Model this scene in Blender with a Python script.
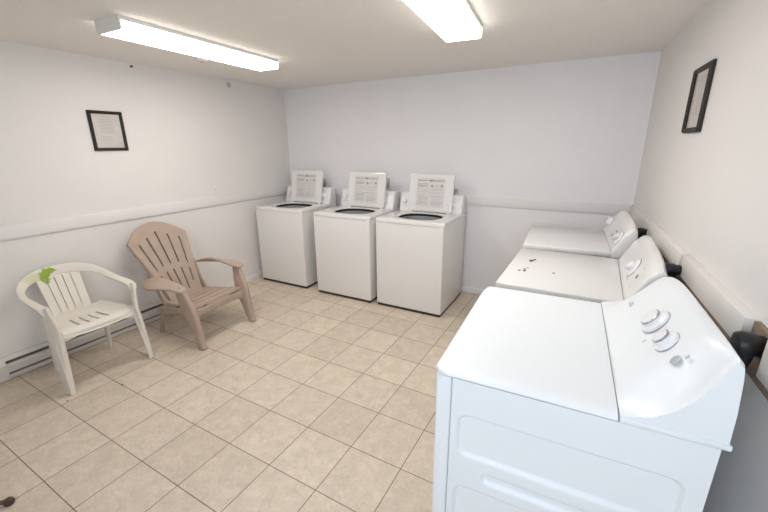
import bpy, bmesh, math
from mathutils import Vector, Matrix
PI = math.pi
scene = bpy.context.scene
for o in list(bpy.data.objects): bpy.data.objects.remove(o)
COL = scene.collection

# ------------------------------------------------------------------ camera
cam_d = bpy.data.cameras.new('camera'); cam = bpy.data.objects.new('camera', cam_d); COL.objects.link(cam)
R_ = Vector((0.87894902, 0.47684121, -0.00843042)); U_ = Vector((-0.12962999, 0.25588038, 0.95797771)); F_ = Vector((-0.45896043, 0.84092074, -0.28671873))
cam.matrix_world = Matrix(((R_.x, U_.x, -F_.x, 3.4503), (R_.y, U_.y, -F_.y, -3.7773), (R_.z, U_.z, -F_.z, 1.5618), (0, 0, 0, 1)))
cam_d.sensor_width = 36; cam_d.lens = 369.81 / 768 * 36; cam_d.clip_start = .05
scene.camera = cam
# ------------------------------------------------------------------ world and exposure
w = bpy.data.worlds.new('world'); scene.world = w; w.use_nodes = True
w.node_tree.nodes['Background'].inputs[0].default_value = (.75, .86, 1, 1)
w.node_tree.nodes['Background'].inputs[1].default_value = .5
scene.view_settings.view_transform = 'Standard'; scene.view_settings.look = 'None'
scene.view_settings.gamma = 1; scene.view_settings.use_curve_mapping = False
scene.view_settings.exposure = 0.66
LAMP = 11.5            # strength of the two ceiling fixtures
# unseen daylight behind the camera; its high window is made up for the light
ld = bpy.data.lights.new('unseen_daylight', 'AREA'); ld.shape = 'RECTANGLE'; ld.size = 1.5; ld.size_y = .95
ld.energy = 17; ld.color = (.74, .86, 1)
lo = bpy.data.objects.new('unseen_daylight', ld); COL.objects.link(lo)
lo.location = (3.2, -5.10, 1.58); lo.rotation_euler = (PI / 2, 0, 0)

W0, SK = 3.8148, -.0443      # right wall: x = W0 + SK*y
H = 2.232
YR = -4.95
def wx(y): return W0 + SK * y
RZ = .0443

# ------------------------------------------------------------------ materials
def mat(name, col, rough=.5, metal=0, spec=.5, noise=0, nscale=30, bump=0, bscale=200, coat=0, emit=None, estr=0):
    m = bpy.data.materials.new(name); m.use_nodes = True; nt = m.node_tree; b = nt.nodes['Principled BSDF']
    b.inputs['Base Color'].default_value = (*col, 1); b.inputs['Roughness'].default_value = rough
    b.inputs['Metallic'].default_value = metal; b.inputs['Specular IOR Level'].default_value = spec
    b.inputs['Coat Weight'].default_value = coat
    if coat: b.inputs['Coat Roughness'].default_value = .08
    tc = nt.nodes.new('ShaderNodeTexCoord')
    if noise:
        n = nt.nodes.new('ShaderNodeTexNoise'); n.inputs['Scale'].default_value = nscale; n.inputs['Detail'].default_value = 4
        nt.links.new(tc.outputs['Object'], n.inputs['Vector'])
        r = nt.nodes.new('ShaderNodeMapRange'); r.inputs['From Min'].default_value = .3; r.inputs['From Max'].default_value = .7
        r.inputs['To Min'].default_value = 1 - noise; r.inputs['To Max'].default_value = 1 + noise
        nt.links.new(n.outputs['Fac'], r.inputs['Value'])
        mx = nt.nodes.new('ShaderNodeVectorMath'); mx.operation = 'SCALE'; mx.inputs[0].default_value = col
        nt.links.new(r.outputs[0], mx.inputs['Scale']); nt.links.new(mx.outputs[0], b.inputs['Base Color'])
    if bump:
        n = nt.nodes.new('ShaderNodeTexNoise'); n.inputs['Scale'].default_value = bscale; n.inputs['Detail'].default_value = 3
        nt.links.new(tc.outputs['Object'], n.inputs['Vector'])
        bp = nt.nodes.new('ShaderNodeBump'); bp.inputs['Strength'].default_value = bump; bp.inputs['Distance'].default_value = .002
        nt.links.new(n.outputs['Fac'], bp.inputs['Height']); nt.links.new(bp.outputs[0], b.inputs['Normal'])
    if emit:
        b.inputs['Emission Color'].default_value = (*emit, 1); b.inputs['Emission Strength'].default_value = estr
    return m

M = {}
M['wallb'] = mat('back_wall_light_tint', (.90, .88, .895), .6, bump=.25, bscale=90, spec=.3, noise=.012, nscale=3)  # wall paint lightened and cooled, with this wall's light put into the colour
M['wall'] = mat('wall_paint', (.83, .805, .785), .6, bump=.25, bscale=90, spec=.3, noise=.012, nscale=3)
M['ceil'] = mat('ceiling_texture', (.92, .885, .84), .9, bump=1.0, bscale=120, spec=.1, noise=.02, nscale=60)
M['trim'] = mat('trim_paint', (.85, .825, .81), .45, bump=.05, bscale=40)
M['board'] = mat('board_paint', (.83, .80, .77), .5, noise=.02, nscale=8)
M['wood'] = mat('bare_wood', (.27, .20, .145), .7, noise=.25, nscale=20)
M['enamel'] = mat('washer_enamel', (.82, .80, .78), .22, coat=.5)
M['dry'] = mat('dryer_enamel', (.85, .84, .83), .2, coat=.5)
M['drynear'] = mat('dryer_white', (.88, .92, .95), .36, coat=.12)
M['plastic'] = mat('white_plastic', (.84, .83, .82), .35)
M['knob'] = mat('knob_plastic', (.88, .88, .90), .25)
M['chrome'] = mat('chrome_ring', (.42, .42, .45), .25, metal=.9)
M['steel'] = mat('tub_steel', (.30, .33, .325), .5, metal=.1)
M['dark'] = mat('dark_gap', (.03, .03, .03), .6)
M['black'] = mat('black_rubber', (.012, .013, .016), .38, bump=.1, bscale=60)
M['slot'] = mat('slot_shadow_grey', (.10, .10, .09), .6)
M['seam'] = mat('seam_grey', (.25, .25, .27), .6)
M['ink'] = mat('grey_ink', (.42, .41, .42), .6)
M['inkd'] = mat('dark_ink', (.12, .11, .12), .6)
M['inkb'] = mat('blue_ink', (.35, .5, .75), .6)
M['inkp'] = mat('pink_ink', (.8, .6, .6), .6)
M['label'] = mat('label_sheet', (.76, .73, .72), .5, noise=.03, nscale=25)
M['labelp'] = mat('label_pink', (.72, .63, .63), .5, noise=.03, nscale=40)
M['frame'] = mat('frame_black', (.018, .013, .010), .6, noise=.2, nscale=60)
M['paper'] = mat('paper', (.72, .68, .64), .8, noise=.03, nscale=15)
M['papertxt'] = mat('paper_text', (.50, .46, .43), .8)
M['glass'] = mat('picture_glass', (1, 1, 1), .03)
b = M['glass'].node_tree.nodes['Principled BSDF']; b.inputs['Transmission Weight'].default_value = 1; b.inputs['IOR'].default_value = 1.1
M['heater'] = mat('heater_enamel', (.70, .67, .64), .4)
M['tan'] = mat('tan_resin', (.455, .35, .28), .55, bump=.35, bscale=150, noise=.05, nscale=12)
M['resin'] = mat('white_resin', (.79, .735, .655), .42, noise=.03, nscale=10)
M['lens'] = mat('light_diffuser', (.9, .88, .85), .4, emit=(1, .955, .91), estr=LAMP)
M['lensside'] = mat('light_diffuser_side', (.9, .88, .85), .4, emit=(1, .95, .88), estr=LAMP * .22)
M['fixture'] = mat('fixture_enamel', (.78, .77, .74), .4)
M['duct'] = mat('duct_foil', (.6, .62, .62), .4, metal=.5, noise=.1, nscale=20)
M['outlet'] = mat('outlet_cover', (.55, .53, .50), .45)
M['brown'] = mat('brown_metal', (.10, .065, .045), .35, metal=.4)

# resin chair with a green paint smear on its top rim, left part of the back
def green_resin():
    m = mat('white_resin_green_smear', (.79, .735, .655), .42); nt = m.node_tree; b = nt.nodes['Principled BSDF']
    tc = nt.nodes.new('ShaderNodeTexCoord'); n = nt.nodes.new('ShaderNodeTexNoise'); n.inputs['Scale'].default_value = 28; n.inputs['Detail'].default_value = 3
    nt.links.new(tc.outputs['Object'], n.inputs['Vector'])
    def blob(c, rad, amp):
        d = nt.nodes.new('ShaderNodeVectorMath'); d.operation = 'SUBTRACT'; nt.links.new(tc.outputs['Object'], d.inputs[0]); d.inputs[1].default_value = c
        sc = nt.nodes.new('ShaderNodeVectorMath'); sc.operation = 'DIVIDE'; nt.links.new(d.outputs[0], sc.inputs[0]); sc.inputs[1].default_value = rad
        l = nt.nodes.new('ShaderNodeVectorMath'); l.operation = 'LENGTH'; nt.links.new(sc.outputs[0], l.inputs[0])
        a = nt.nodes.new('ShaderNodeMath'); a.operation = 'MULTIPLY_ADD'; nt.links.new(n.outputs['Fac'], a.inputs[0]); a.inputs[1].default_value = 2.2; nt.links.new(l.outputs['Value'], a.inputs[2])
        r = nt.nodes.new('ShaderNodeMapRange'); nt.links.new(a.outputs[0], r.inputs['Value'])
        r.inputs['From Min'].default_value = 1.98; r.inputs['From Max'].default_value = 2.14; r.inputs['To Min'].default_value = amp; r.inputs['To Max'].default_value = 0
        return r.outputs[0]
    f1 = blob((-.33, -.068, .680), (.2, .030, .056), 1.0); f3 = blob((-.33, -.040, .712), (.2, .040, .022), 1.0); f2 = blob((-.31, -.150, .690), (.2, .055, .035), .38)
    mx1 = nt.nodes.new('ShaderNodeMix'); mx1.data_type = 'RGBA'; nt.links.new(f2, mx1.inputs['Factor'])
    mx1.inputs['A'].default_value = (.79, .735, .655, 1); mx1.inputs['B'].default_value = (.50, .60, .18, 1)
    mx2 = nt.nodes.new('ShaderNodeMix'); mx2.data_type = 'RGBA'; mxx = nt.nodes.new('ShaderNodeMath'); mxx.operation = 'MAXIMUM'; nt.links.new(f1, mxx.inputs[0]); nt.links.new(f3, mxx.inputs[1]); nt.links.new(mxx.outputs[0], mx2.inputs['Factor'])
    nt.links.new(mx1.outputs['Result'], mx2.inputs['A']); mx2.inputs['B'].default_value = (.29, .42, .05, 1)
    nt.links.new(mx2.outputs['Result'], b.inputs['Base Color'])
    return m
M['green'] = green_resin()

def tile_mat():
    m = bpy.data.materials.new('floor_tile'); m.use_nodes = True; nt = m.node_tree; b = nt.nodes['Principled BSDF']
    L = nt.links.new
    tc = nt.nodes.new('ShaderNodeTexCoord'); mp = nt.nodes.new('ShaderNodeMapping'); mp.vector_type = 'TEXTURE'
    mp.inputs['Rotation'].default_value = (0, 0, -.0099)
    # grid lines pass through the point (ox+5T, oy-8T) of the rotated grid
    c, s = math.cos(-.0099), math.sin(-.0099); ox, oy = .7321, .282
    mp.inputs['Location'].default_value = (c * ox - s * oy - 30 * .3 * c + 30 * .3 * s, s * ox + c * oy - 30 * .3 * s - 30 * .3 * c, 0)
    L(tc.outputs['Object'], mp.inputs['Vector'])
    br = nt.nodes.new('ShaderNodeTexBrick'); br.offset = 0; br.squash = 1; br.offset_frequency = 1
    br.inputs['Scale'].default_value = 1; br.inputs['Brick Width'].default_value = .3; br.inputs['Row Height'].default_value = .3
    br.inputs['Mortar Size'].default_value = .0028; br.inputs['Mortar Smooth'].default_value = .35; br.inputs['Bias'].default_value = 0
    br.inputs['Color1'].default_value = (.62, .53, .425, 1); br.inputs['Color2'].default_value = (.70, .605, .49, 1)
    br.inputs['Mortar'].default_value = (.25, .18, .125, 1)
    L(mp.outputs[0], br.inputs['Vector'])
    # cloudy stone figure, different on every tile
    vor = nt.nodes.new('ShaderNodeVectorMath'); vor.operation = 'MULTIPLY'; L(br.outputs['Color'], vor.inputs[0]); vor.inputs[1].default_value = (90, 90, 90)
    ad = nt.nodes.new('ShaderNodeVectorMath'); ad.operation = 'ADD'; L(mp.outputs[0], ad.inputs[0]); L(vor.outputs[0], ad.inputs[1])
    n1 = nt.nodes.new('ShaderNodeTexNoise'); n1.inputs['Scale'].default_value = 11; n1.inputs['Detail'].default_value = 7; n1.inputs['Roughness'].default_value = .62; n1.inputs['Distortion'].default_value = .8
    L(mp.outputs[0], n1.inputs['Vector'])
    n2 = nt.nodes.new('ShaderNodeTexNoise'); n2.inputs['Scale'].default_value = 34; n2.inputs['Detail'].default_value = 6; n2.inputs['Distortion'].default_value = 1.5
    L(ad.outputs[0], n2.inputs['Vector'])
    a = nt.nodes.new('ShaderNodeMath'); a.operation = 'MULTIPLY_ADD'; L(n2.outputs['Fac'], a.inputs[0]); a.inputs[1].default_value = .9; L(n1.outputs['Fac'], a.inputs[2])
    r = nt.nodes.new('ShaderNodeMapRange'); L(a.outputs[0], r.inputs['Value']); r.inputs['From Min'].default_value = .65; r.inputs['From Max'].default_value = 1.25
    r.inputs['To Min'].default_value = .86; r.inputs['To Max'].default_value = 1.12
    mx = nt.nodes.new('ShaderNodeVectorMath'); mx.operation = 'SCALE'; L(br.outputs['Color'], mx.inputs[0]); L(r.outputs[0], mx.inputs['Scale'])
    L(mx.outputs[0], b.inputs['Base Color'])
    b.inputs['Roughness'].default_value = .48; b.inputs['Specular IOR Level'].default_value = .35
    bp = nt.nodes.new('ShaderNodeBump'); bp.inputs['Strength'].default_value = .5; bp.inputs['Distance'].default_value = .002; bp.invert = True
    L(br.outputs['Fac'], bp.inputs['Height']); L(bp.outputs[0], b.inputs['Normal'])
    return m
M['tile'] = tile_mat()

# ------------------------------------------------------------------ mesh helpers
def finish(bm, name, m, parent=None, smooth=40, loc=None, rz=None):
    bmesh.ops.recalc_face_normals(bm, faces=bm.faces)
    me = bpy.data.meshes.new(name); bm.to_mesh(me); bm.free()
    ms = m if isinstance(m, (list, tuple)) else [m]
    for x in ms: me.materials.append(M[x])
    if smooth:
        for p in me.polygons: p.use_smooth = True
        me.set_sharp_from_angle(angle=math.radians(smooth))
    o = bpy.data.objects.new(name, me); COL.objects.link(o)
    if parent: o.parent = parent
    if loc: o.location = loc
    if rz is not None: o.rotation_euler = (0, 0, rz)
    return o
def merge(bm, src):
    me = bpy.data.meshes.new('tmp'); src.to_mesh(me); src.free(); bm.from_mesh(me); bpy.data.meshes.remove(me)
def box(x0, x1, y0, y1, z0, z1, r=0, seg=2, bm=None, mi=0):
    b = bmesh.new(); bmesh.ops.create_cube(b, size=1)
    for v in b.verts: v.co = Vector(((x0 + x1) / 2 + v.co.x * (x1 - x0), (y0 + y1) / 2 + v.co.y * (y1 - y0), (z0 + z1) / 2 + v.co.z * (z1 - z0)))
    if r: bmesh.ops.bevel(b, geom=b.edges[:], offset=r, segments=seg, profile=.5, affect='EDGES')
    for f in b.faces: f.material_index = mi
    if bm is None: return b
    merge(bm, b); return bm
def prism(pts, a0, a1, axis='y', r=0, seg=3, bm=None):
    """closed 2D outline extruded along an axis; axis y: pts are (x,z); x: (y,z); z: (x,y)"""
    b = bmesh.new()
    def P(p, a): return {'y': (p[0], a, p[1]), 'x': (a, p[0], p[1]), 'z': (p[0], p[1], a)}[axis]
    A = [b.verts.new(P(p, a0)) for p in pts]; B = [b.verts.new(P(p, a1)) for p in pts]
    b.faces.new(A); b.faces.new(B[::-1]); n = len(pts)
    for i in range(n): b.faces.new((A[i], A[(i + 1) % n], B[(i + 1) % n], B[i]))
    bmesh.ops.recalc_face_normals(b, faces=b.faces)
    if r: bmesh.ops.bevel(b, geom=[e for e in b.edges if e.calc_face_angle(0) > .5], offset=r, segments=seg, profile=.5, affect='EDGES')
    if bm is None: return b
    merge(bm, b); return bm
def xf(b, mtx): bmesh.ops.transform(b, matrix=mtx, verts=b.verts); return b
def rrect(x0, x1, y0, y1, r, n=5):
    out = []
    for cx, cy, a in ((x1 - r, y1 - r, 0), (x0 + r, y1 - r, PI / 2), (x0 + r, y0 + r, PI), (x1 - r, y0 + r, 1.5 * PI)):
        for i in range(n + 1):
            t = a + i / n * PI / 2; out.append((cx + r * math.cos(t), cy + r * math.sin(t)))
    return out
def cr(pts, n=6):
    """Catmull-Rom resampling of tuples of any length"""
    P = [pts[0]] + list(pts) + [pts[-1]]; out = []
    for i in range(1, len(P) - 2):
        for k in range(n):
            t = k / n
            out.append(tuple(.5 * (2 * b + (c - a) * t + (2 * a - 5 * b + 4 * c - d) * t * t + (3 * b - a - 3 * c + d) * t ** 3)
                             for a, b, c, d in zip(P[i - 1], P[i], P[i + 1], P[i + 2])))
    out.append(tuple(pts[-1])); return out
def sweep(path, n=6, m=16, e=.45, bm=None):
    """path: tuples (x,y,z, ax,ay,az, a, b) : point, width direction, half width, half thickness"""
    S = cr(path, n); b = bmesh.new(); rings = []
    for i, s in enumerate(S):
        p = Vector(s[:3]); t = (Vector(S[min(i + 1, len(S) - 1)][:3]) - Vector(S[max(i - 1, 0)][:3])).normalized()
        a = Vector(s[3:6]); a = (a - t * a.dot(t)).normalized(); c = t.cross(a)
        ring = []
        for k in range(m):
            th = 2 * PI * k / m; ct, st = math.cos(th), math.sin(th)
            ring.append(b.verts.new(p + a * s[6] * math.copysign(abs(ct) ** e, ct) + c * s[7] * math.copysign(abs(st) ** e, st)))
        rings.append(ring)
    for A, B in zip(rings, rings[1:]):
        for k in range(m): b.faces.new((A[k], A[(k + 1) % m], B[(k + 1) % m], B[k]))
    b.faces.new(rings[0][::-1]); b.faces.new(rings[-1])
    if bm is None: return b
    merge(bm, b); return bm
def tube(pts, r, n=6, m=12, bm=None):
    P = [(*p, .31, .17, .93, r, r) for p in pts]; return sweep(P, n, m, 1.0, bm)
def lathe(prof, m=32, cap=True, bm=None):
    """prof: (r,z) list"""
    b = bmesh.new(); rings = []
    for r, z in prof:
        rings.append([b.verts.new((r * math.cos(2 * PI * k / m), r * math.sin(2 * PI * k / m), z)) for k in range(m)])
    for A, B in zip(rings, rings[1:]):
        for k in range(m): b.faces.new((A[k], A[(k + 1) % m], B[(k + 1) % m], B[k]))
    if cap: b.faces.new(rings[0][::-1]); b.faces.new(rings[-1])
    if bm is None: return b
    merge(bm, b); return bm
def panel(smap, scols, trows, hole, thick, bm=None):
    """grid over (s,t) mapped to 3D by smap with cells left out where hole(s,t); made solid with a thickness"""
    b = bmesh.new(); V = {}
    for i, s in enumerate(scols):
        for j, t in enumerate(trows): V[i, j] = b.verts.new(smap(s, t))
    F = []
    for i in range(len(scols) - 1):
        for j in range(len(trows) - 1):
            if not hole((scols[i] + scols[i + 1]) / 2, (trows[j] + trows[j + 1]) / 2):
                F.append(b.faces.new((V[i, j], V[i + 1, j], V[i + 1, j + 1], V[i, j + 1])))
    for v in list(b.verts):
        if not v.link_faces: b.verts.remove(v)
    b.normal_update(); bmesh.ops.solidify(b, geom=b.faces[:], thickness=thick)
    if bm is None: return b
    merge(bm, b); return bm
def thing(name, label, cat, loc=(0, 0, 0), rz=0, group=None):
    o = bpy.data.objects.new(name, None); COL.objects.link(o); o.location = loc; o.rotation_euler = (0, 0, rz); o.empty_display_size = .1
    o['label'] = label; o['category'] = cat
    if group: o['group'] = group
    return o
def tag(o, label, cat, group=None):
    o['label'] = label; o['category'] = cat
    if group: o['group'] = group
    return o
def struct(bm, name, m, smooth=40):
    o = finish(bm, name, m, None, smooth); o['kind'] = 'structure'; return o
def dup(root, label, loc, rz):
    r = root.copy(); COL.objects.link(r); r.location = loc; r.rotation_euler = (0, 0, rz); r['label'] = label
    def rec(src, dst):
        for ch in list(src.children):
            c = ch.copy(); COL.objects.link(c); c.parent = dst; rec(ch, c)
    rec(root, r); return r

# ------------------------------------------------------------------ room shell
Yr = YR
struct(box(-.1, wx(Yr) + .3, Yr - .1, .1, -.1, 0), 'floor', 'tile', 0)
struct(box(-.1, wx(Yr) + .3, Yr - .1, .1, H, H + .1), 'ceiling', 'ceil', 0)
struct(box(-.1, 0, Yr - .1, .1, 0, H), 'wall_left', 'wall', 0)
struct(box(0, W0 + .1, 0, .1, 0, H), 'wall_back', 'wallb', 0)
struct(prism([(wx(0), 0), (wx(Yr), Yr), (wx(Yr) + .1, Yr), (wx(0) + .1, 0)], 0, H, 'z'), 'wall_right', 'wall', 0)
# rear wall behind the camera; window opening made up to raise the daylight
DX0, DX1, DZ = 2.40, 3.98, 2.09
b = box(0, DX0, Yr - .1, Yr, 0, H); box(DX1, wx(Yr) + .1, Yr - .1, Yr, 0, H, bm=b); box(DX0, DX1, Yr - .1, Yr, DZ, H, bm=b); box(DX0, DX1, Yr - .1, Yr, 0, 1.06, bm=b)
struct(b, 'wall_rear', 'wall', 0)

# chair rail
RB, RT = .966, 1.0585
struct(box(0, .016, Yr, 0, RB, RT, .003), 'trim_left', 'trim')
struct(box(.016, wx(0) - .004, -.016, 0, RB, RT, .003), 'trim_back', 'trim')
b = box(-.016, 0, -.90, -.02, RB, RT, .003); xf(b, Matrix.Translation((W0, 0, 0)) @ Matrix.Rotation(RZ, 4, 'Z'))
struct(b, 'trim_right', 'trim')
def onwall(b): return xf(b, Matrix.Translation((W0, 0, 0)) @ Matrix.Rotation(RZ, 4, 'Z'))   # local x: out of the wall is negative, y along it
b = onwall(box(-.014, 0, -2.72, -.92, .94, 1.0)); struct(b, 'trim_1', 'wood')
b = onwall(box(-.014, 0, -2.60, -2.462, 1.0, 1.083)); struct(b, 'trim_5', 'wood')
b = onwall(box(-.036, 0, -1.752, -.955, 1.0, 1.088, .002)); struct(b, 'trim_2', 'board')
b = onwall(box(-.036, 0, -2.462, -1.785, 1.0, 1.088, .002)); struct(b, 'trim_3', 'board')
b = onwall(box(-.036, 0, -4.6, -2.60, .985, 1.092, .002)); struct(b, 'trim_4', 'board')
# baseboards
def base_prof(h): return [(0, 0), (.013, 0), (.013, h - .012), (.006, h), (0, h)]
b = prism(base_prof(.062), -1.55, -.013, 'y'); struct(b, 'baseboard_left', 'trim')
b = prism([(-p[0], p[1]) for p in base_prof(.062)], .0, wx(0), 'x'); struct(b, 'baseboard_back', 'trim')

# ------------------------------------------------------------------ baseboard heater
hb = thing('baseboard_heater', 'long low white baseboard heater with dark slots behind the two plastic chairs', 'heater', (0.002, -2.4, 0))
Y0, Y1 = -.72, .84
prof = [(0, .005), (.050, .005), (.054, .012), (.054, .038), (.020, .040), (.020, .050), (.052, .054), (.056, .106), (.046, .112), (.018, .115), (.018, .133), (.036, .138), (.022, .160), (0, .164)]
b = prism(prof, Y0 + .03, Y1 - .03, 'y'); finish(b, 'casing', 'heater', hb, 30)
b = box(.0185, .030, Y0 + .05, Y1 - .05, .1155, .133); box(.0205, .040, Y0 + .05, Y1 - .05, .0405, .0498, bm=b)
finish(b, 'slot_grille', 'slot', hb, 0)
for y0, y1 in ((Y0, Y0 + .06), (Y1 - .06, Y1)):
    b = prism([(0, .003), (.054, .003), (.060, .012), (.060, .118), (.038, .150), (.022, .163), (0, .167)], y0, y1, 'y'); finish(b, 'end_cap', 'heater', hb, 30)

# ------------------------------------------------------------------ ceiling light fixtures (wraparound lens)
def fixture(label, cx, cy, rz, hw, L=1.22):
    t = thing('ceiling_light', label, 'ceiling light', (cx, cy, H - .0005), rz, None)
    finish(box(-hw, hw, -L / 2 + .008, L / 2 - .001, -.020, 0), 'housing', 'fixture', t, 0)
    pr = [(-hw + .003, -.0205), (-hw + .003, -.055), (-hw + .006, -.064), (-hw + .012, -.066), (hw - .012, -.066), (hw - .006, -.064), (hw - .003, -.055), (hw - .003, -.0205)]
    d = finish(prism(pr, -L / 2 + .008, L / 2 - .001, 'y'), 'diffuser', ['lens', 'lensside'], t, 50)
    for p in d.data.polygons: p.material_index = 0 if p.normal.z < -.4 else 1
    pe = [(-hw - .002, 0), (-hw - .002, -.060), (-hw + .010, -.069), (hw - .010, -.069), (hw + .002, -.060), (hw + .002, 0)]
    for y0 in (-L / 2,): finish(prism(pe, y0, y0 + .008, 'y'), 'end_cap', 'fixture', t, 50)
    return t
fixture('lit fluorescent ceiling light with grey end plate facing the viewer, nearer the left wall', 1.040, -1.885, .035, .109)
fixture('lit fluorescent ceiling light cut by the top edge of the picture, nearer the right wall', 2.730, -1.945, .085, .111)

t = thing('smoke_detector', 'small round pale ceiling detector beside the fluorescent light nearest the left wall', 'smoke detector', (.665, -1.63, H - .0005))
finish(lathe([(.055, 0), (.055, -.012), (.048, -.024), (.03, -.03), (.012, -.031)], 32), 'cover', 'trim', t)
finish(lathe([(.012, -.0312), (.012, -.034), (.004, -.035)], 16), 'sensor_button', 'outlet', t)
b = lathe([(.010, 0), (.010, .004), (.004, .006), (.004, .014), (.007, .016), (.007, .022)], 14)
xf(b, Matrix.Translation((0, -1.80, 2.205)) @ Matrix.Rotation(PI / 2, 4, 'Y'))
tag(finish(b, 'wall_hook', 'inkd'), 'tiny dark hook on the left wall just under the ceiling', 'hook')
b = lathe([(.028, 0), (.026, .008), (.016, .014), (.004, .015)], 20)
xf(b, Matrix.Translation((0, -.83, 2.185)) @ Matrix.Rotation(PI / 2, 4, 'Y'))
tag(finish(b, 'wall_button', 'outlet'), 'small round grey button high on the left wall near the back corner', 'wall button')

# wall outlet on left wall
t = thing('wall_outlet', 'small pale outlet on the left wall just above the chair rail', 'outlet', (0, -1.17, 1.112), 0)
finish(box(0, .006, -.032, .032, -.052, .052, .002), 'cover_plate', 'trim', t)
for z in (-.02, .02):
    f = finish(box(.0055, .009, -.016, .016, z - .014, z + .014, .003), 'socket', 'trim', t)
    b = box(.0088, .0094, -.008, -.005, z - .005, z + .005); box(.0088, .0094, .005, .008, z - .005, z + .005, bm=b)
    finish(b, 'slot', 'inkd', f, 0)

# ------------------------------------------------------------------ picture frames
def picture(label, loc, rz, w, h, fw, lines):
    """hangs on a wall, local +x is out of the wall"""
    t = thing('picture_frame', label, 'picture frame', loc, rz)
    b = bmesh.new()
    o_, i_ = [(-w / 2, -h / 2), (w / 2, -h / 2), (w / 2, h / 2), (-w / 2, h / 2)], [(-w / 2 + fw, -h / 2 + fw), (w / 2 - fw, -h / 2 + fw), (w / 2 - fw, h / 2 - fw), (-w / 2 + fw, h / 2 - fw)]
    m_ = [((a[0] * .62 + c[0] * .38), (a[1] * .62 + c[1] * .38)) for a, c in zip(o_, i_)]
    loops = [(o_, 0), (o_, .012), (m_, .02), (i_, .012), (i_, .002)]
    R = [[b.verts.new((x, p[0], p[1])) for p in L] for L, x in loops]
    for A, B in zip(R, R[1:]):
        for k in range(4): b.faces.new((A[k], A[(k + 1) % 4], B[(k + 1) % 4], B[k]))
    finish(b, 'moulding', 'frame', t, 0)
    finish(box(.001, .004, -w / 2 + fw, w / 2 - fw, -h / 2 + fw, h / 2 - fw), 'sheet', 'paper', t, 0)
    b = bmesh.new()
    for (y0, y1, z, hh) in lines: box(.0041, .0044, y0, y1, z - hh, z + hh, bm=b)
    finish(b, 'writing', 'papertxt', t, 0)
    finish(box(.0065, .0075, -w / 2 + fw * .9, w / 2 - fw * .9, -h / 2 + fw * .9, h / 2 - fw * .9), 'glass', 'glass', t, 0)
ln = [(-.055, .045, .085 - .011 * k, .0016) for k in range(10)] + [(-.055, .02, -.045, .002), (-.055, .03, -.068, .0018), (-.03, .03, .108, .002)]
picture('small black picture frame with a typed notice on the left wall above the white chair', (.001, -2.077, 1.690), 0, .250, .302, .023, ln)
ln = [(-.06, .06, .10 - .012 * k, .0016) for k in range(15)]
picture('black picture frame with a pale sheet on the right wall above the dryers', (wx(-1.35) - .001, -1.350, 1.762), PI + RZ, .282, .306, .024, ln)

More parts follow.
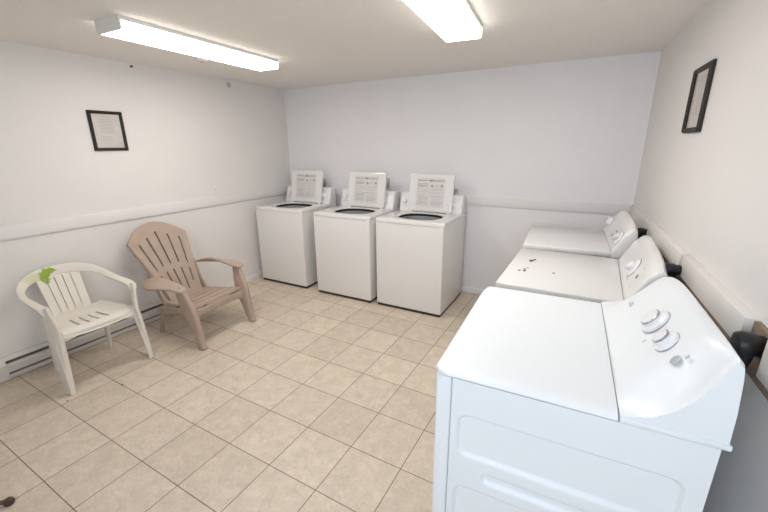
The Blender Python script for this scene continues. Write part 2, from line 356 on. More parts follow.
# ------------------------------------------------------------------ top loading washers
WW, WH = .690, .903
def washer(label, x0, yf):
    """local: x across 0..WW, y depth 0 (front) .. .64, origin at front left of the footprint"""
    t = thing('washing_machine', label, 'washing machine', (x0, yf, 0), 0, 'top loading washers along the back wall')
    D = .665
    b = box(.004, WW - .004, .006, D, .028, WH - .035, .008, 3)
    bmesh.ops.delete(b, geom=[f for f in b.faces if f.calc_center_median().z > WH - .0352], context='FACES'); finish(b, 'cabinet', 'enamel', t)
    for fx in (.05, WW - .05):
        for fy in (.05, D - .06):
            b = lathe([(.02, 0), (.02, .0035)], 16); xf(b, Matrix.Translation((fx, fy, 0))); finish(b, 'foot', 'black', t)
    finish(box(.012, WW - .012, .014, D - .01, .004, .0275), 'gap_shade', 'dark', t, 0)  # dark inset box added as the painted shade in the gap beneath
    # top deck with an oval opening
    b = bmesh.new(); cx, cy, rx, ry = WW / 2 + .012, .268, .212, .180; N = 64
    def sq(k, e=.0, z=0):
        a = 2 * PI * (k + .5) / N; c, s = math.cos(a), math.sin(a)
        hx, hy0 = WW / 2 - e, D / 2 - e; m = max(abs(c) / hx, abs(s) / hy0); x, y = c / m, s / m
        return (WW / 2 + x, D / 2 + y, z)
    def el(k, f, z):
        a = 2 * PI * (k + .5) / N
        c, s = math.cos(a), math.sin(a); q = .85
        return (cx + rx * f * math.copysign(abs(c) ** q, c), cy + ry * f * math.copysign(abs(s) ** q, s), z)
    loops = [[sq(k, .006, WH - .038) for k in range(N)], [sq(k, 0, WH - .034) for k in range(N)], [sq(k, 0, WH - .010) for k in range(N)], [sq(k, .004, WH - .003) for k in range(N)], [sq(k, .012, WH) for k in range(N)],
             [el(k, 1.10, WH) for k in range(N)], [el(k, 1.04, WH - .002) for k in range(N)], [el(k, 1.0, WH - .006) for k in range(N)], [el(k, 1.0, WH - .012) for k in range(N)]]
    R = [[b.verts.new(p) for p in L] for L in loops]
    for A, B in zip(R, R[1:]):
        for k in range(N): b.faces.new((A[k], A[(k + 1) % N], B[(k + 1) % N], B[k]))
    finish(b, 'top_deck', 'enamel', t, 35)
    # black seal ring under the opening, then the basket and agitator
    def ring(pr, name, m):
        b = bmesh.new(); R = [[b.verts.new((el(k, f, z))) for k in range(N)] for f, z in pr]
        for A, B in zip(R, R[1:]):
            for k in range(N): b.faces.new((A[k], A[(k + 1) % N], B[(k + 1) % N], B[k]))
        return finish(b, name, m, t)
    ring([(1.0, WH - .0125), (1.06, WH - .014), (1.08, WH - .038)], 'tub_seal', 'dark')
    ring([(1.08, WH - .0385), (1.03, WH - .037), (1.01, WH - .05), (1.0, WH - .42), (.02, WH - .44)], 'basket', 'steel')
    b = lathe([(.10, WH - .43), (.06, WH - .40), (.045, WH - .2), (.04, WH - .12), (.03, WH - .10), (.005, WH - .095)], 24); xf(b, Matrix.Translation((cx, cy, 0)))
    finish(b, 'agitator', 'plastic', t)
    # control console at the back
    y1, y2 = .505, .657
    pr = [(y1, WH - .002), (y1 + .012, WH + .012), (y1 + .055, WH + .165), (y1 + .075, WH + .182), (y2 - .01, WH + .178), (y2, WH + .16), (y2, WH - .002)]
    b = prism(pr, .006, WW - .006, 'x', .008, 3)
    c = finish(b, 'control_console', 'plastic', t, 40)
    # console front face frame
    A = Vector((0, y1 + .014, WH + .02)); Bv = Vector((0, y1 + .055, WH + .165)); td = (Bv - A).normalized(); nv = Vector((0, -td.z, td.y)); 
    Mx = Matrix((( 1, 0, 0, 0), (0, td.y, nv.y, A.y), (0, td.z, nv.z, A.z), (0, 0, 0, 1)))
    for kx, kr in ((.06, .026), (WW - .19, .022), (WW - .11, .026)):
        b = lathe([(kr * 1.25, -.003), (kr * 1.25, .003), (kr, .006), (kr * .9, .024), (kr * .5, .026)], 24)
        box(-kr * .2, kr * .2, -kr * .9, kr * .9, .02, .032, .003, bm=b)
        xf(b, Mx @ Matrix.Translation((kx, .08, 0))); finish(b, 'control_knob', 'knob', t)
    for kx, ky, ww in ((WW - .165, .035, .09), (WW - .165, .125, .09), (.03, .03, .06), (WW - .06, .13, .03)):
        finish(xf(box(kx, kx + ww, ky, ky + .003, -.0032, .0012), Mx), 'printed_mark', 'ink', c, 0)
    # open lid leaning back
    lw, lh, th = .472, .378, .02
    lx0 = WW / 2 + .012 - lw / 2
    e = (Vector((0, .545, WH + .386)) - Vector((0, .470, WH + .008))).normalized(); n2 = Vector((0, -e.z, e.y))
    Lm = Matrix(((1, 0, 0, lx0), (0, e.y, n2.y, .470), (0, e.z, n2.z, WH + .008), (0, 0, 0, 1)))
    b = prism(rrect(0, lw, 0, lh, .022, 5), -th, 0, 'z', .003, 2); xf(b, Lm); lid = finish(b, 'lid', 'enamel', t)
    b = prism(rrect(.012, lw - .012, .012, lh - .012, .018, 4), -.001, .004, 'z', .0015, 1); xf(b, Lm); finish(b, 'lid_liner', 'plastic', lid)
    b = prism(rrect(.085, lw - .085, .045, lh - .04, .004, 3), .003, .0048, 'z'); xf(b, Lm); sh = finish(b, 'instruction_sheet', 'label', lid, 0)
    X0, X1, Z1 = .095, lw - .095, lh - .05
    g = bmesh.new()
    def ink(u0, u1, v, h, mi=0): box(X0 + (X1 - X0) * u0, X0 + (X1 - X0) * u1, Z1 - v - h, Z1 - v, .0046, .0051, bm=g, mi=mi)
    ink(0, .36, .012, .010, 0); ink(.40, 1, .006, .022, 1); ink(.44, .56, .010, .014, 2); ink(.60, .92, .013, .006, 3)
    for k in range(3): ink(0, .40, .045 + .014 * k, .005, 0)
    ink(.05, .3, .062, .018, 1)
    for k in range(3): ink(.5 + .18 * k, .6 + .18 * k, .058 - .002 * k, .024, 4 if k != 1 else 1)
    ink(0, 1, .098, .003, 0)
    for k in range(3): ink(0, .48 + .1 * (k % 2), .112 + .016 * k, .005, 5)
    for k in range(3): ink(.56, .95, .112 + .016 * k, .004, 5)
    ink(0, 1, .168, .003, 0)
    for k in range(6): ink(0 if k % 2 else .05, .45 if k != 3 else .38, .182 + .014 * k, .004, 0)
    for k in range(6): ink(.54, .98 - .04 * (k % 3), .182 + .014 * k, .004, 5 if k < 3 else 0)
    xf(g, Lm); finish(g, 'sheet_print', ['ink', 'lblgrey', 'inkd', 'lblgreen', 'inkbrown', 'inkrose'], sh, 0)
    for hx in (.03, lw - .03):
        b = box(lx0 + hx - .014, lx0 + hx + .014, .458, .488, WH - .002, WH + .012, .003); finish(b, 'hinge', 'plastic', t)
    return t
M['lblgrey'] = mat('label_grey', (.60, .58, .57), .6)
M['lblgreen'] = mat('label_green_grey', (.5, .55, .52), .6)
M['inkbrown'] = mat('label_brown', (.45, .38, .33), .6)
M['inkrose'] = mat('label_rose', (.66, .56, .56), .6)
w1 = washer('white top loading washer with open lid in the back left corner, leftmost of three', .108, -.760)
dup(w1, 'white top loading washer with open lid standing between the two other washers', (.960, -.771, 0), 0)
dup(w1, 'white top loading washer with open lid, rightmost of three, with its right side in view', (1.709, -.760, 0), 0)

# water supply boxes on the back wall behind the washers
def supply(label, x, z, s):
    t = thing('water_outlet_box', label, 'water outlet', (x, 0, z), 0)
    finish(box(-.045, .045, -.012, 0, -.06, .06, .003), 'face_plate', 'outlet', t)
    b = lathe([(.018, 0), (.018, .03), (.010, .034), (.010, .05)], 16); xf(b, Matrix.Translation((-.012, -.01, -.005)) @ Matrix.Rotation(PI / 2, 4, 'X')); finish(b, 'valve', 'black', t)
    tb = tube([(-.012, -.045, -.005), (-.012, -.055, -.04), (-.012, -.05, -.12), (-.012, -.045, -.3)], .009); finish(tb, 'hose', 'black', t)
supply('small grey wall box with a black valve behind the open lid of the leftmost washer', .525, 1.108, 1)
supply('small grey wall box with a black valve behind the middle washer lid', 1.425, 1.150, 1)
supply('small grey wall box hidden low behind the rightmost washer console', 2.235, 1.06, 1)

# ------------------------------------------------------------------ dryers
def profM(Z, top):   # console face, straight slope
    return [(.455, Z), (.462, Z + .006), (.50, Z + .052), (.55, Z + .115), (.583, Z + .160), (.602, Z + .185 + top), (.618, Z + .200 + top), (.634, Z + .203 + top), (.645, Z + .192 + top), (.649, Z + .17), (.655, Z + .08), (.657, Z + .0)]
def profE(Z, top):   # console end, hollow
    return [(.455, Z), (.470, Z + .006), (.510, Z + .020), (.548, Z + .050), (.582, Z + .095), (.605, Z + .145 + top), (.620, Z + .188 + top), (.635, Z + .200 + top), (.645, Z + .188 + top), (.649, Z + .16), (.655, Z + .08), (.657, Z + .0)]
def dryer_near():
    Wd, Z, D = .742, .940, .65
    t = thing('clothes_dryer', 'large white front loading dryer nearest the viewer, with two dials and an embossed side panel', 'dryer', (3.135, -2.885, 0), .037, None)
    zt = Z - .014
    finish(box(.02, D, .0105, Wd - .006, .03, zt, .004), 'cabinet', 'drynear', t)
    # embossed side panel (height field)
    def sd(u, z, u0, u1, z0, z1, r):
        dx = abs(u - (u0 + u1) / 2) - (u1 - u0) / 2 + r; dz = abs(z - (z0 + z1) / 2) - (z1 - z0) / 2 + r
        return math.hypot(max(dx, 0), max(dz, 0)) + min(max(dx, dz), 0) - r
    def st(x): x = max(0, min(1, x)); return x * x * (3 - 2 * x)
    rects = [(.070, .605, .668, .808, .032), (.150, .545, .590, .622, .014), (.070, .605, .400, .548, .032), (.15, .545, .335, .367, .014), (.070, .605, .150, .30, .032)]
    U = [.048 + i * (.646 - .048) / 150 for i in range(151)]; ZZ = [.04 + i * (zt - .003 - .04) / 170 for i in range(171)]
    b = bmesh.new(); V = [[None] * 171 for _ in range(151)]
    for i, u in enumerate(U):
        for j, z in enumerate(ZZ):
            d = min(sd(u, z, *r) for r in rects); V[i][j] = b.verts.new((u, -.0 + .010 * st((-d + .002) / .0065), z))
    for i in range(150):
        for j in range(170): b.faces.new((V[i][j], V[i + 1][j], V[i + 1][j + 1], V[i][j + 1]))
    for i in range(150):
        for jj in (0, 170):
            p, q = V[i][jj], V[i + 1][jj]
            b.faces.new((p, q, b.verts.new((q.co.x, .011, q.co.z)), b.verts.new((p.co.x, .011, p.co.z))))
    for j in range(170):
        for ii in (0, 150):
            p, q = V[ii][j], V[ii][j + 1]
            b.faces.new((p, q, b.verts.new((q.co.x, .011, q.co.z)), b.verts.new((p.co.x, .011, p.co.z))))
    finish(b, 'side_panel', 'drynear', t, 60)
    # front frame with door
    finish(box(-.001, .045, -.001, Wd + .001, .10, zt - .003, .007, 3), 'front_panel', 'drynear', t)
    finish(box(.008, .038, .004, Wd - .004, .03, .097, .004), 'toe_panel', 'drynear', t)
    dr = finish(box(-.022, -.0015, .10, Wd - .10, .30, .80, .012, 3), 'door', 'drynear', t)
    b = box(-.040, -.0225, Wd - .19, Wd - .155, .50, .62, .006); finish(b, 'handle', 'plastic', dr)
    # top: rounded slab with a soft front
    b = prism([(-.004, zt), (-.010, zt + .006), (-.009, zt + .012), (.004, Z - .003), (.02, Z), (.453, Z), (.453, zt)], .0, Wd, 'y')
    # soften side edges
    bb = bmesh.new(); NS = 10
    sec = [(-.007, zt - .001), (-.0075, zt + .006), (-.003, zt + .0155), (.006, Z - .0025), (.022, Z)]
    b.free(); b = bmesh.new()
    prof = [(-.004, zt), (-.010, zt + .007), (-.006, zt + .0145), (.005, Z - .0015), (.020, Z + .0005), (.06, Z + .001), (.25, Z + .001), (.452, Z)]
    rows = []
    for (off, dz) in [(-.003, -.0135), (-.004, -.011), (-.001, -.0075), (.006, -.004), (.018, -.0015), (.034, 0), (.055, 0), (.08, 0), (.12, 0)]:
        rows.append((off, dz))
    ys = [(o_, dz) for o_, dz in rows] + [(Wd - o_, dz) for o_, dz in rows[::-1]]
    G = []
    for (y, dz) in ys:
        row = []
        for (u, z) in prof:
            e = max(0, .02 - min(y, Wd - y)) / .02
            e2 = max(0, .11 - (Wd - y)) / .11; uu = u + (e * e * .03 if y < .3 else e2 ** 2 * .020) * max(0, 1 - max(u, 0) / .06)
            row.append(b.verts.new((uu, y, max(zt, z + dz) if dz < 0 else z)))
        G.append(row)
    for A, B in zip(G, G[1:]):
        for k in range(len(prof) - 1): b.faces.new((A[k], A[k + 1], B[k + 1], B[k]))
    # closing skirt down to the cabinet
    bd = [r[0] for r in G]
    low = [b.verts.new((.0, v.co.y if .01 < v.co.y < Wd - .01 else v.co.y, zt)) for v in bd]
    for k in range(len(bd) - 1): b.faces.new((bd[k], bd[k + 1], low[k + 1], low[k]))
    for row in (G[0], G[-1]):
        lw = [b.verts.new((v.co.x, v.co.y + (.006 if row is G[0] else -.006), zt - .001)) for v in row]
        for k in range(len(row) - 1): b.faces.new((row[k], row[k + 1], lw[k + 1], lw[k]))
    bmesh.ops.remove_doubles(b, verts=b.verts, dist=.0002)
    finish(b, 'top_panel', 'drynear', t, 60)
    con = console(t, Wd, Z, zt, 'drynear', hollow=True)
    b = prism([(.4525, zt), (.455, zt), (.455, Z - .002), (.4525, Z - .002)], .034, Wd - .02, 'y'); finish(b, 'seam', 'seam', t, 0)
    dial(t, Z, .685, .315, .042, True, .455, .60, 0, .18); dial(t, Z, .705, .186, .033, True, .455, .60, 0, .18)
    marks(con, Z, [(.90, .335, .005, .002, 0, 'inkb'), (.935, .305, .007, .003, 1, 'inkb'), (.98, .325, .005, .002, 0, 'inkb'), (.90, .375, .004, .002, 0, 'inkb'), (.99, .365, .006, .004, 0, 'inkp'), (.53, .345, .004, .002, 1, 'ink'), (.47, .262, .006, .003, 1, 'inkl'),
                   (.86, .205, .007, .002, 0, 'inkl'), (.95, .165, .012, .003, 0, 'inkl'), (.87, .150, .006, .002, 0, 'inkl'), (.815, .083, .005, .004, 0, 'inkl'), (.45, .548, .003, .014, 0, 'inkl'), (.49, .548, .002, .010, 0, 'inkl')])
    b = lathe([(.0135, -.002), (.0135, .0008), (.0125, .0012)], 24); xf(b, fmat(Z, .70, .098)); finish(b, 'badge', 'badge', con)
    return t
M['inkl'] = mat('light_grey_ink', (.58, .58, .60), .6)
M['badge'] = mat('grey_badge', (.50, .52, .55), .4, metal=.3)
FA, FB = (.462, .006), (.585, .16)
def fmat(Z, f, v, A=FA, B=FB):
    t_ = Vector((B[0] - A[0], 0, B[1] - A[1])); n = Vector((-t_.z, 0, t_.x)).normalized(); p = Vector((.455, 0, Z)) + Vector((.145, 0, .18)) * f
    d = t_.normalized(); a = Vector((A[0], v, Z + A[1])); p.y = v; p -= n * (p - a).dot(n)
    y = n.cross(d)
    return Matrix(((d.x, y.x, n.x, p.x), (d.y, y.y, n.y, p.y), (d.z, y.z, n.z, p.z), (0, 0, 0, 1)))
def dial(t, Z, f, v, r, ring, *a):
    Mx = fmat(Z, f, v)
    b = lathe([(r, -.004), (r, .004), (r * .96, .010), (r * .80, .013), (r * .7, .016)], 40); k = finish(xf(b, Mx), 'dial', 'knob', t)
    b = lathe([(r * 1.02, -.004), (r * 1.04, .0005), (r * 1.04, .0025), (r, .003)], 40); finish(xf(b, Mx), 'ring', 'chrome', k)
    b = lathe([(r * .70, .014), (r * .66, .025), (r * .60, .028), (r * .2, .0285)], 36); c = finish(xf(b, Mx), 'grip', 'knob', k)
    b = lathe([(r * .675, .021), (r * .695, .022), (r * .68, .0255), (r * .64, .0265)], 36, cap=False); finish(xf(b, Mx), 'grip_ring', 'chrome', k)
    return k
def marks(con, Z, L):
    for f, v, a, b_, kind, m in L: finish(xf(box(-a, a, -b_, b_, -.002, .0007), fmat(Z, f, v)), 'printed_mark', m, con, 0)
def console(t, Wd, Z, zt, m, hollow=True, arch=.018, u0=0):
    b = bmesh.new(); G = []
    vs = [-.002, .001, .006, .014, .03, .05, .075, .10, .13] + [.13 + (Wd - .26) * k / 10 for k in range(1, 10)] + [Wd - x for x in (.13, .10, .075, .05, .03, .014, .006, .001, -.002)]
    for v in vs:
        k_ = 1 - .67 * max(0, v - .42) ** 2 / .2; top = 0
        d = min(v, Wd - v); s = max(0, min(1, (d - .012) / .105)); s = s * s * (3 - 2 * s)
        e = max(0, 1 - d / .014); e = min(e, 1)
        row = []
        for (pm, pe) in zip(profM(Z, top), profE(Z, top)):
            u = pm[0] * s + pe[0] * (1 - s); z = pm[1] * s + pe[1] * (1 - s)
            z = Z + (z - Z) * k_
            if z > Z + .01: z -= .004 * e * e * min(1, (z - Z) / .1)
            if .5 < u: u += .003 * e * e * (1 if u < .63 else -.8)
            row.append(b.verts.new((u, v, z)))
        row.append(b.verts.new((.657, v, zt))); row.insert(0, b.verts.new((.455, v, zt)))
        G.append(row)
    for A, B in zip(G, G[1:]):
        for k in range(len(A) - 1): b.faces.new((A[k], A[k + 1], B[k + 1], B[k]))
    b.faces.new(G[0]); b.faces.new(G[-1][::-1])
    con = finish(b, 'control_console', m, t, 50)
    # rim along the lower side of the console
    for yy in (-.0055, Wd - .006): finish(box(.455, .661, yy, yy + .0115, zt, zt + .014, .003), 'lower_rim', m, con)
    return con
dryer_near()

def dryer_small(label, loc, Wd, kind, rz):
    Z, D = .907, .65
    t = thing('clothes_dryer', label, 'dryer', loc, rz, None)
    zt = Z - .032
    finish(box(.02, D, .006, Wd - .006, .03, zt, .004), 'cabinet', 'dry', t)
    finish(box(0, .03, .0, Wd, .10, zt - .003, .006, 3), 'front_panel', 'dry', t)
    finish(box(.008, .03, .004, Wd - .004, .02, .097, .004), 'toe_panel', 'dry', t)
    dr = finish(box(-.020, -.0005, .10, Wd - .10, .28, .76, .012, 3), 'door', 'dry', t)
    finish(box(-.038, -.0205, Wd - .19, Wd - .155, .48, .60, .006), 'handle', 'plastic', dr)
    du = .014 if kind == 'mid' else -.012
    finish(box(-.006, .527 + du * .7, -.003, Wd + .003, zt, Z, .005, 3), 'top_panel', 'dry', t)
    # console: sloped box with rounded arched top
    b = bmesh.new(); G = []; NV = 24
    for i in range(NV + 1):
        v = Wd * i / NV if 0 < i < NV else (0 if i == 0 else Wd)
        q = abs(v - Wd / 2) / (Wd / 2); top = .012 - .034 * q ** 3.5
        pr = [(.5285, zt), (.5285, Z + .002), (.536, Z + .018), (.560, Z + .068), (.585, Z + .118), (.603, Z + .155 + top), (.618, Z + .172 + top), (.636, Z + .175 + top), (.650, Z + .16 + top), (.660, Z + .08), (.664, zt)]
        G.append([b.verts.new((u + du * (.75 if k < 2 else 1), v, z)) for k, (u, z) in enumerate(pr)])
    for A, B in zip(G, G[1:]):
        for k in range(len(A) - 1): b.faces.new((A[k], A[k + 1], B[k + 1], B[k]))
    b.faces.new(G[0]); b.faces.new(G[-1][::-1]); bmesh.ops.recalc_face_normals(b, faces=b.faces)
    ends = [e for e in b.edges if len(e.link_faces) == 2 and e.calc_face_angle(0) > 1.2 and max(v.co.z for v in e.verts) > Z + .003 and abs(e.verts[0].co.y - e.verts[1].co.y) < 1e-5]
    bmesh.ops.bevel(b, geom=ends, offset=.012, segments=3, profile=.5, affect='EDGES')
    con = finish(b, 'control_console', 'dry', t, 40)
    A, B = Vector((.536 + du, 0, Z + .018)), Vector((.585 + du, 0, Z + .118)); d = (B - A).normalized(); n = Vector((-d.z, 0, d.x)); y = n.cross(d)
    def fm(f, v):
        p = A + d * f; return Matrix(((d.x, y.x, n.x, p.x), (d.y, y.y, n.y, v), (d.z, y.z, n.z, p.z), (0, 0, 0, 1)))
    def dl(f, v, r, sq=False):
        if sq:
            k = finish(xf(box(-r, r, -r, r, -.002, .034, .007, 3), fm(f, v)), 'selector_knob', 'knob', t)
            finish(xf(box(-r * 1.08, r * 1.08, -r * 1.08, r * 1.08, -.002, .004, .002), fm(f, v)), 'ring', 'ink', k)
            return
        k = finish(xf(lathe([(r, -.003), (r, .004), (r * .9, .009), (r * .7, .011)], 36), fm(f, v)), 'dial', 'knob', t)
        b = box(-r * .28, r * .28, -r * .82, r * .82, .009, .034, .005, 2); finish(xf(b, fm(f, v) @ Matrix.Rotation(.5, 4, 'Z')), 'grip', 'knob', k)
        finish(xf(lathe([(r * 1.0, -.002), (r * 1.05, .001), (r * 1.04, .0025), (r, .003)], 36), fm(f, v)), 'ring', 'chrome', k)
    def mk(L, m, nm='printed_marks'):
        for f, v, a, c in L: finish(xf(box(-a, a, -c, c, -.0045, .0008), fm(f, v)), 'printed_mark', m, con, 0)
    if kind == 'mid':
        dl(.068, .285, .048)
        mk([(.068, .145, .009, .014)], 'inkd')
        mk([(.012, .27, .003, .022), (.122, .235, .004, .014)], 'ink')
        mk([(.115, .15, .004, .012), (.13, .13, .003, .012), (.02, .13, .003, .010)], 'ink')
        # missing coin slide leaves dark holes in the lid
        for x, yy, a, c in ((.095, .445, .012, .020), (.110, .475, .008, .012)):
            bb = lathe([(1, -.002), (1, .0012)], 20); xf(bb, Matrix.Translation((x, yy, Z)) @ Matrix.Diagonal((a, c, 1, 1))); finish(bb, 'bolt_hole', 'hole', t, 0)
        for x, yy, a in ((.086, .27, .007), (.064, .235, .008), (.090, .24, .009), (.232, .27, .007), (.098, .30, .005)):
            bb = lathe([(a, -.002), (a, .0012)], 16); xf(bb, Matrix.Translation((x, yy, Z))); finish(bb, 'bolt_hole', 'hole', t, 0)
    else:
        dl(.068, .056, .045); dl(.075, Wd - .10, .027, True)
        mk([(.035, .29, .008, .020), (.075, .245, .008, .018)], 'inkd')
        mk([(.125, .26, .005, .016), (.10, .42, .005, .016), (.13, .13, .004, .012)], 'ink')
    return t
M['hole'] = mat('rusty_hole', (.07, .05, .035), .7)
dryer_small('white dryer standing between the two other dryers, with small dark holes in its flat top', (3.117, -1.996, 0), .718, 'mid', -.015)
dryer_small('white dryer farthest from the viewer, in the back right corner, with a clear flat top', (3.118, -1.165, 0), .700, 'far', RZ)

# ------------------------------------------------------------------ dryer outlets, plugs and cords on the right wall
def plug(label, y, z, out, s, cordpts, big=False):
    t = thing('dryer_plug', label, 'plug', (wx(y), y, z), PI + RZ)      # local +x out of the wall
    b = lathe([(.030 * s, .0), (.034 * s, .004), (.034 * s, .020), (.040 * s, .026), (.041 * s, .050), (.036 * s, .060), (.02 * s, .066), (.006 * s, .067)], 28)
    xf(b, Matrix.Translation((out, 0, 0)) @ Matrix.Rotation(PI / 2, 4, 'Y')); finish(b, 'plug_body', 'black', t)
    b = sweep([(out + .038 * s, 0, -.01, 0, 1, 0, .026 * s, .022 * s), (out + .040 * s, 0, -.045, 0, 1, 0, .020 * s, .017 * s), (out + .040 * s, 0, -.075, 0, 1, 0, .011 * s, .010 * s)], 5, 16, .8); finish(b, 'strain_relief', 'black', t)
    finish(tube([(out + .040 * s, 0, -.07)] + cordpts, .008, 6, 10), 'cord', 'black', t)
    return t
def wall_socket(label, y, z, h=.10, w=.075):
    t = thing('dryer_outlet', label, 'outlet', (wx(y) , y, z), PI + RZ)
    finish(box(.0105, .020, -w / 2, w / 2, -h / 2, h / 2, .003), 'cover_plate', 'outlet', t)
    b = lathe([(.027, .0195), (.027, .030), (.022, .031)], 24); xf(b, Matrix.Rotation(PI / 2, 4, 'Y')); finish(b, 'socket_face', 'black', t)
plug('black dryer plug beside the farthest dryer, near the back corner', -.85, .990, .013, .80, [(.05, 0, -.2), (.03, .05, -.45), (.03, .1, -.7)])
plug('black dryer plug between the two pale wall boards, behind the middle dryer', -1.800, 1.024, .0365, .66, [(.040, -.02, -.14), (.028, -.04, -.28), (.028, -.04, -.45)])
plug('large round black dryer plug behind the nearest dryer at the right edge', -2.545, 1.045, .013, .84, [(.025, -.08, -.16), (.03, -.16, -.34), (.03, -.18, -.55)])
# flexible vent ducts behind the near dryer
t = thing('vent_duct', 'ribbed foil vent duct low in the gap behind the nearest dryer', 'duct', (wx(-2.3) - .067, -2.3, 0), RZ)
b = bmesh.new(); N = 90; R = []
for i in range(N + 1):
    s = i / N; rr = .050 + .004 * (i % 2); y = -.05 + s * .45; z = .30
    R.append([b.verts.new((rr * math.cos(2 * PI * k / 20), y, z + rr * math.sin(2 * PI * k / 20))) for k in range(20)])
for A, B in zip(R, R[1:]):
    for k in range(20): b.faces.new((A[k], A[(k + 1) % 20], B[(k + 1) % 20], B[k]))
finish(b, 'ribbed_hose', 'duct', t, 0)
finish(xf(lathe([(.058, 0), (.058, .03), (.05, .031)], 24), Matrix.Translation((0, -.05, .30)) @ Matrix.Rotation(PI / 2, 4, 'X')), 'collar', 'duct', t)
finish(box(-.02, .02, .10, .13, 0, .247), 'support_strap', 'duct', t)

# ------------------------------------------------------------------ white plastic armchair (faces +x locally)
def white_chair():
    t = thing('plastic_armchair', 'low backed white plastic armchair with a green smear on its rim', 'chair', (.42, -2.675, 0), -.02)
    # seat with cross slots near the front and rounded front lip
    sc = [-1, -.9, -.62, -.49, -.41, -.23, -.15, .03, .11, .29, .37, .62, .9, 1]
    tr = [0, .06, .15, .3, .42, .50, .60, .70, .80, .86, .93, .97, 1]
    def smap(s, q):
        x = -.20 + q * .385; hw = .185 + .045 * q
        z = .405 - .012 * math.cos(PI * s / 2) ** 1 * math.sin(PI * min(q, .9)) + .012 * q - (.045 * ((q - .86) / .14) ** 2 if q > .86 else 0) + .01 * abs(s) ** 3
        return Vector((x + .02 * (1 - s * s) * q, s * hw, z))
    def hole(s, q): return .42 < q < .86 and any(abs(s - c) < .038 for c in (-.45, -.19, .07, .33))
    finish(panel(smap, sc, tr, hole, .008), 'seat', 'resin', t, 60)
    # back splat, four slots; fans out to the rim
    sc = [-1, -.8, -.60, -.545, -.40, -.22, -.165, 0, .165, .22, .40, .545, .60, .8, 1]
    tr = [0, .06, .16, .24, .4, .55, .7, .80, .84, 1]
    def bmap(s, q):
        hw = .116 + .014 * q; x = -.195 - .130 * q - .015 * (1 - s * s); z = .400 + .310 * q - .010 * s * s * q
        return Vector((x, s * hw + .0, z))
    def bh(s, q): return .06 < q < .84 and any(abs(s - c) < .03 for c in (-.5725, -.1925, .1925, .5725))
    finish(panel(bmap, sc, tr, bh, .008), 'backrest', 'green', t, 60)
    # one rim: right arm, over the back, left arm
    up = (0, 0, 1)
    half = [(.172, .252, .560, 0, 1, .3, .024, .008), (.150, .258, .590, 0, 1, .15, .027, .007), (.08, .262, .600, 0, 1, .15, .026, .007), (-.04, .262, .605, 0, 1, .2, .025, .007),
            (-.15, .258, .615, -.1, .9, .5, .025, .008), (-.235, .240, .640, -.3, .6, .8, .026, .008), (-.285, .195, .670, -.3, .3, .9, .031, .008), (-.325, .11, .694, -.3, .08, 1, .036, .008), (-.338, .0, .701, -.3, 0, 1, .037, .008)]
    path = half + [(p[0], -p[1], p[2], p[3], -p[4], p[5], p[6], p[7]) for p in half[-2::-1]]
    # keep a consistent frame: width direction flips smoothly from out/up to up
    finish(sweep(path, 6, 16, .5), 'arm_rim', 'green', t, 60)
    for s in (-1, 1):
        # front leg: broad channel tapering to the floor
        P = [(.175, s * .252, .612, 1, 0, .0, .020, .010), (.180, s * .252, .56, 1, s * -.25, 0, .030, .012), (.170, s * .245, .45, 1, s * -.3, 0, .054, .014), (.176, s * .247, .36, 1, s * -.3, 0, .048, .014), (.186, s * .256, .18, 1, s * -.3, 0, .034, .013), (.193, s * .262, .001, 1, s * -.3, 0, .021, .011)]
        b = sweep(P, 6, 14, .45)
        P = [(.150, s * .232, .44, 0, 1, 0, .014, .009), (.165, s * .238, .36, 0, 1, 0, .026, .008), (.190, s * .246, .18, 0, 1, 0, .020, .008), (.207, s * .254, .001, 0, 1, 0, .015, .008)]
        P = [(p[0] + .02, *p[1:]) for p in P]
        sweep(P, 6, 14, .45, bm=b)
        finish(b, 'front_leg', 'resin', t, 60)
        P = [(-.185, s * .17, .415, 1, 0, 0, .035, .011), (-.188, s * .172, .34, 1, 0, 0, .030, .012), (-.20, s * .175, .18, 1, 0, 0, .024, .013), (-.215, s * .178, .001, 1, 0, 0, .018, .013)]
        finish(sweep(P, 6, 14, .45), 'rear_leg', 'resin', t, 60)
        # apron under the seat side
        P = [(.165, s * .238, .395, 0, 0, 1, .028, .006), (.0, s * .214, .392, 0, 0, 1, .020, .006), (-.18, s * .180, .395, 0, 0, 1, .026, .006)]
        finish(sweep(P, 6, 12, .45), 'side_apron', 'resin', t, 60)
    P = [(.178, -.24, .375, 0, 0, 1, .034, .006), (.196, -.12, .392, 0, 0, 1, .016, .006), (.200, 0, .396, 0, 0, 1, .012, .006), (.196, .12, .392, 0, 0, 1, .016, .006), (.178, .24, .375, 0, 0, 1, .034, .006)]
    finish(sweep(P, 6, 12, .45), 'front_apron', 'resin', t, 60)
    return t
white_chair()

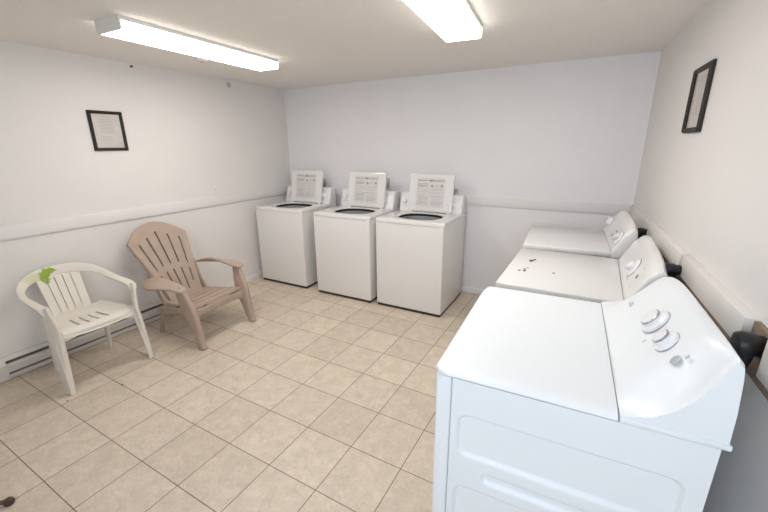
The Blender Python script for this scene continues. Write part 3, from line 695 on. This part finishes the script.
# ------------------------------------------------------------------ tan adirondack chair
def adirondack():
    t = thing('adirondack_chair', 'tan plastic adirondack chair with a slotted fan back, beside the white armchair', 'chair', (.62, -1.900, 0), .055)
    # back: fan with two tiers of slots, lean from the seat to the wall side
    nS = 6; edges = []
    sc = [-1.0, -.86]
    centers = [-.70, -.35, 0, .35, .70]
    for c in centers: sc += [c - .034, c + .034]
    sc += [-.525, -.175, .175, .525, .86, 1]; sc = sorted(sc)
    tr = [0, .04, .10, .2, .30, .36, .385, .42, .46, .50, .60, .70, .78, .84, .88, .94, 1]
    Zs, L = .285, 1
    def bmap(s, q):
        # outline: narrow at the seat, widest at the shoulder, arched top
        top = 1 - .20 * abs(s) ** 2.2
        h = q * top
        hw = .150 + .118 * min(1, (h / .80)) ** 1.15 - (.010 * max(0, (h - .8) / .2))
        y = s * hw - .016 * h
        x = -.210 - .285 * h - .03 * h * h + .020 * s * s
        z = Zs - .02 + .665 * h
        return Vector((x, y, z))
    def hole(s, q):
        if not any(abs(s - c) < .032 for c in centers): return False
        a = abs(s)
        if (.10 if a < .5 else .20) < q < .385: return True
        return .46 < q < (.88 if a < .2 else .84)
    finish(panel(bmap, sc, tr, hole, .026), 'backrest', 'tan', t, 60)
    # seat slats as one slotted board, sloping back, waterfall front
    rows = [0]; slots = []
    for k in range(1, 5): a = k / 5; rows += [a - .016, a + .016]; slots.append(a)
    rows += [.9, .95, 1]; rows = sorted(rows)
    cs = [-1, -.93, -.5, 0, .5, .93, 1]
    def smap(s, q):
        x = -.235 + q * .435; z = .275 + .052 * q - .006 * math.cos(s * PI / 2)
        hw = .205 + .035 * q
        return Vector((x, s * hw, z))
    def sh(s, q): return abs(s) < .93 and any(abs(q - a) < .015 for a in slots)
    finish(panel(smap, cs, rows, sh, .016), 'seat', 'tan', t, 60)
    P = [(.192, -.262, .268, 0, 0, 1, .054, .011), (.196, -.215, .277, 0, 0, 1, .040, .011), (.198, -.16, .282, 0, 0, 1, .031, .011), (.198, .16, .282, 0, 0, 1, .031, .011), (.196, .215, .277, 0, 0, 1, .040, .011), (.192, .262, .268, 0, 0, 1, .054, .011)]
    finish(sweep(P, 6, 12, .4), 'front_apron', 'tan', t, 60)
    for s in (-1, 1):
        # front leg, splayed forward and out, broad at the arm
        az = -.030 if s < 0 else 0
        P = [(.118, s * .290, .522 + az, 1, 0, .15, .040, .014), (.130, s * .288, .47, 1, 0, .15, .048, .019), (.172, s * .275, .33, 1, 0, .2, .070, .024), (.212, s * .268, .20, 1, 0, .2, .052, .024), (.250, s * .268, .055, 1, 0, .2, .032, .022), (.268, s * .270, .001, 1, 0, .2, .032, .023)]
        finish(sweep(P, 6, 16, .45), 'front_leg', 'tan', t, 60)
        # inner web of the leg
        # rear leg and long side rail
        P = [(.20, s * .248, .285, 0, 0, 1, .034, .010), (.05, s * .235, .272, 0, 0, 1, .028, .010), (-.12, s * .222, .245, 0, 0, 1, .028, .010), (-.24, s * .214, .225, 0, 0, 1, .034, .010)]
        finish(sweep(P, 6, 12, .45), 'side_rail', 'tan', t, 60)
        P = [(-.225, s * .214, .24, 1, 0, 0, .036, .013), (-.265, s * .216, .16, 1, 0, -.2, .026, .013), (-.300, s * .220, .05, 1, 0, -.2, .019, .013), (-.312, s * .221, .001, 1, 0, 0, .021, .014)]
        finish(sweep(P, 6, 14, .45), 'rear_leg', 'tan', t, 60)
        # arm: paddle, wide at the middle, narrowing to the back
        P = [(.168, s * .292, .512, 0, 1, 0, .030, .012), (.155, s * .293, .526, 0, 1, 0, .044, .014), (.10, s * .296, .536, 0, 1, 0, .052, .014), (-.02, s * .304, .544, 0, 1, -s * .25, .064, .012), (-.15, s * .308, .540, 0, 1, -s * .45, .072, .011), (-.24, s * .288, .532, 0, 1, -s * .45, .062, .010), (-.31, s * .255, .524, 0, 1, -s * .3, .036, .009), (-.345, s * .232, .520, 0, 1, 0, .018, .008)]
        P = [(*p[:2], p[2] + az, *p[3:]) for p in P]
        finish(sweep(P, 6, 16, .5), 'armrest', 'tan', t, 60)
        # support from the rear leg up along the back
        P = [(-.20, s * .200, .235, 1, 0, 0, .028, .009), (-.285, s * .205, .40, 1, 0, 0, .022, .009), (-.340, s * .215, .535, 1, 0, 0, .020, .009)]
        finish(sweep(P, 6, 12, .45), 'back_support', 'tan', t, 60)
    # cross band that joins the back to the arms
    P = [(-.345, -.225, .535, 0, 0, 1, .026, .008), (-.350, -.1, .54, 0, 0, 1, .024, .008), (-.352, 0, .54, 0, 0, 1, .024, .008), (-.350, .1, .54, 0, 0, 1, .024, .008), (-.345, .225, .535, 0, 0, 1, .026, .008)]
    finish(sweep(P, 6, 12, .45), 'back_rail', 'tan', t, 60)
    return t
adirondack()

# ------------------------------------------------------------------ foot of a piece of furniture at the lower left edge
t = thing('stool', 'dark brown metal foot of a stool poking in at the bottom left corner', 'stool', (1.195, -3.615, 0))
fx, fy = .115, .155
for a in range(4):
    M_ = Matrix.Rotation(a * PI / 2, 4, 'Z')
    b = tube([(fx, fy, .016), (fx * .6, fy * .6, .030), (.02, .02, .06)], .010, 5, 12); lg = finish(xf(b, M_), 'leg', 'brown', t)
    b = lathe([(.014, 0), (.019, .004), (.020, .016), (.015, .028), (.005, .033)], 18); finish(xf(b, M_ @ Matrix.Translation((fx, fy, .0))), 'foot', 'brown', lg)
finish(xf(lathe([(.02, .045), (.024, .05), (.02, .40), (.018, .42)], 20), Matrix.Identity(4)), 'post', 'brown', t)
finish(lathe([(.10, .42), (.15, .425), (.155, .445), (.14, .46), (.05, .465)], 32), 'seat', 'brown', t)

def crumb(label, x, y, r):
    b = bmesh.new(); bmesh.ops.create_icosphere(b, subdivisions=2, radius=r)
    for v in b.verts: v.co.z *= .5; v.co.x *= 1.5 + .3 * math.sin(v.co.y * 900); v.co.z += r * .45
    tag(finish(b, 'crumb', 'inkd', None, 40, (x, y, 0)), label, 'crumb')
crumb('tiny dark crumb on a floor tile out in front of the white chair', .818, -2.726, .006)
crumb('tiny dark crumb on the floor by the front foot of the white chair', .684, -2.985, .005)
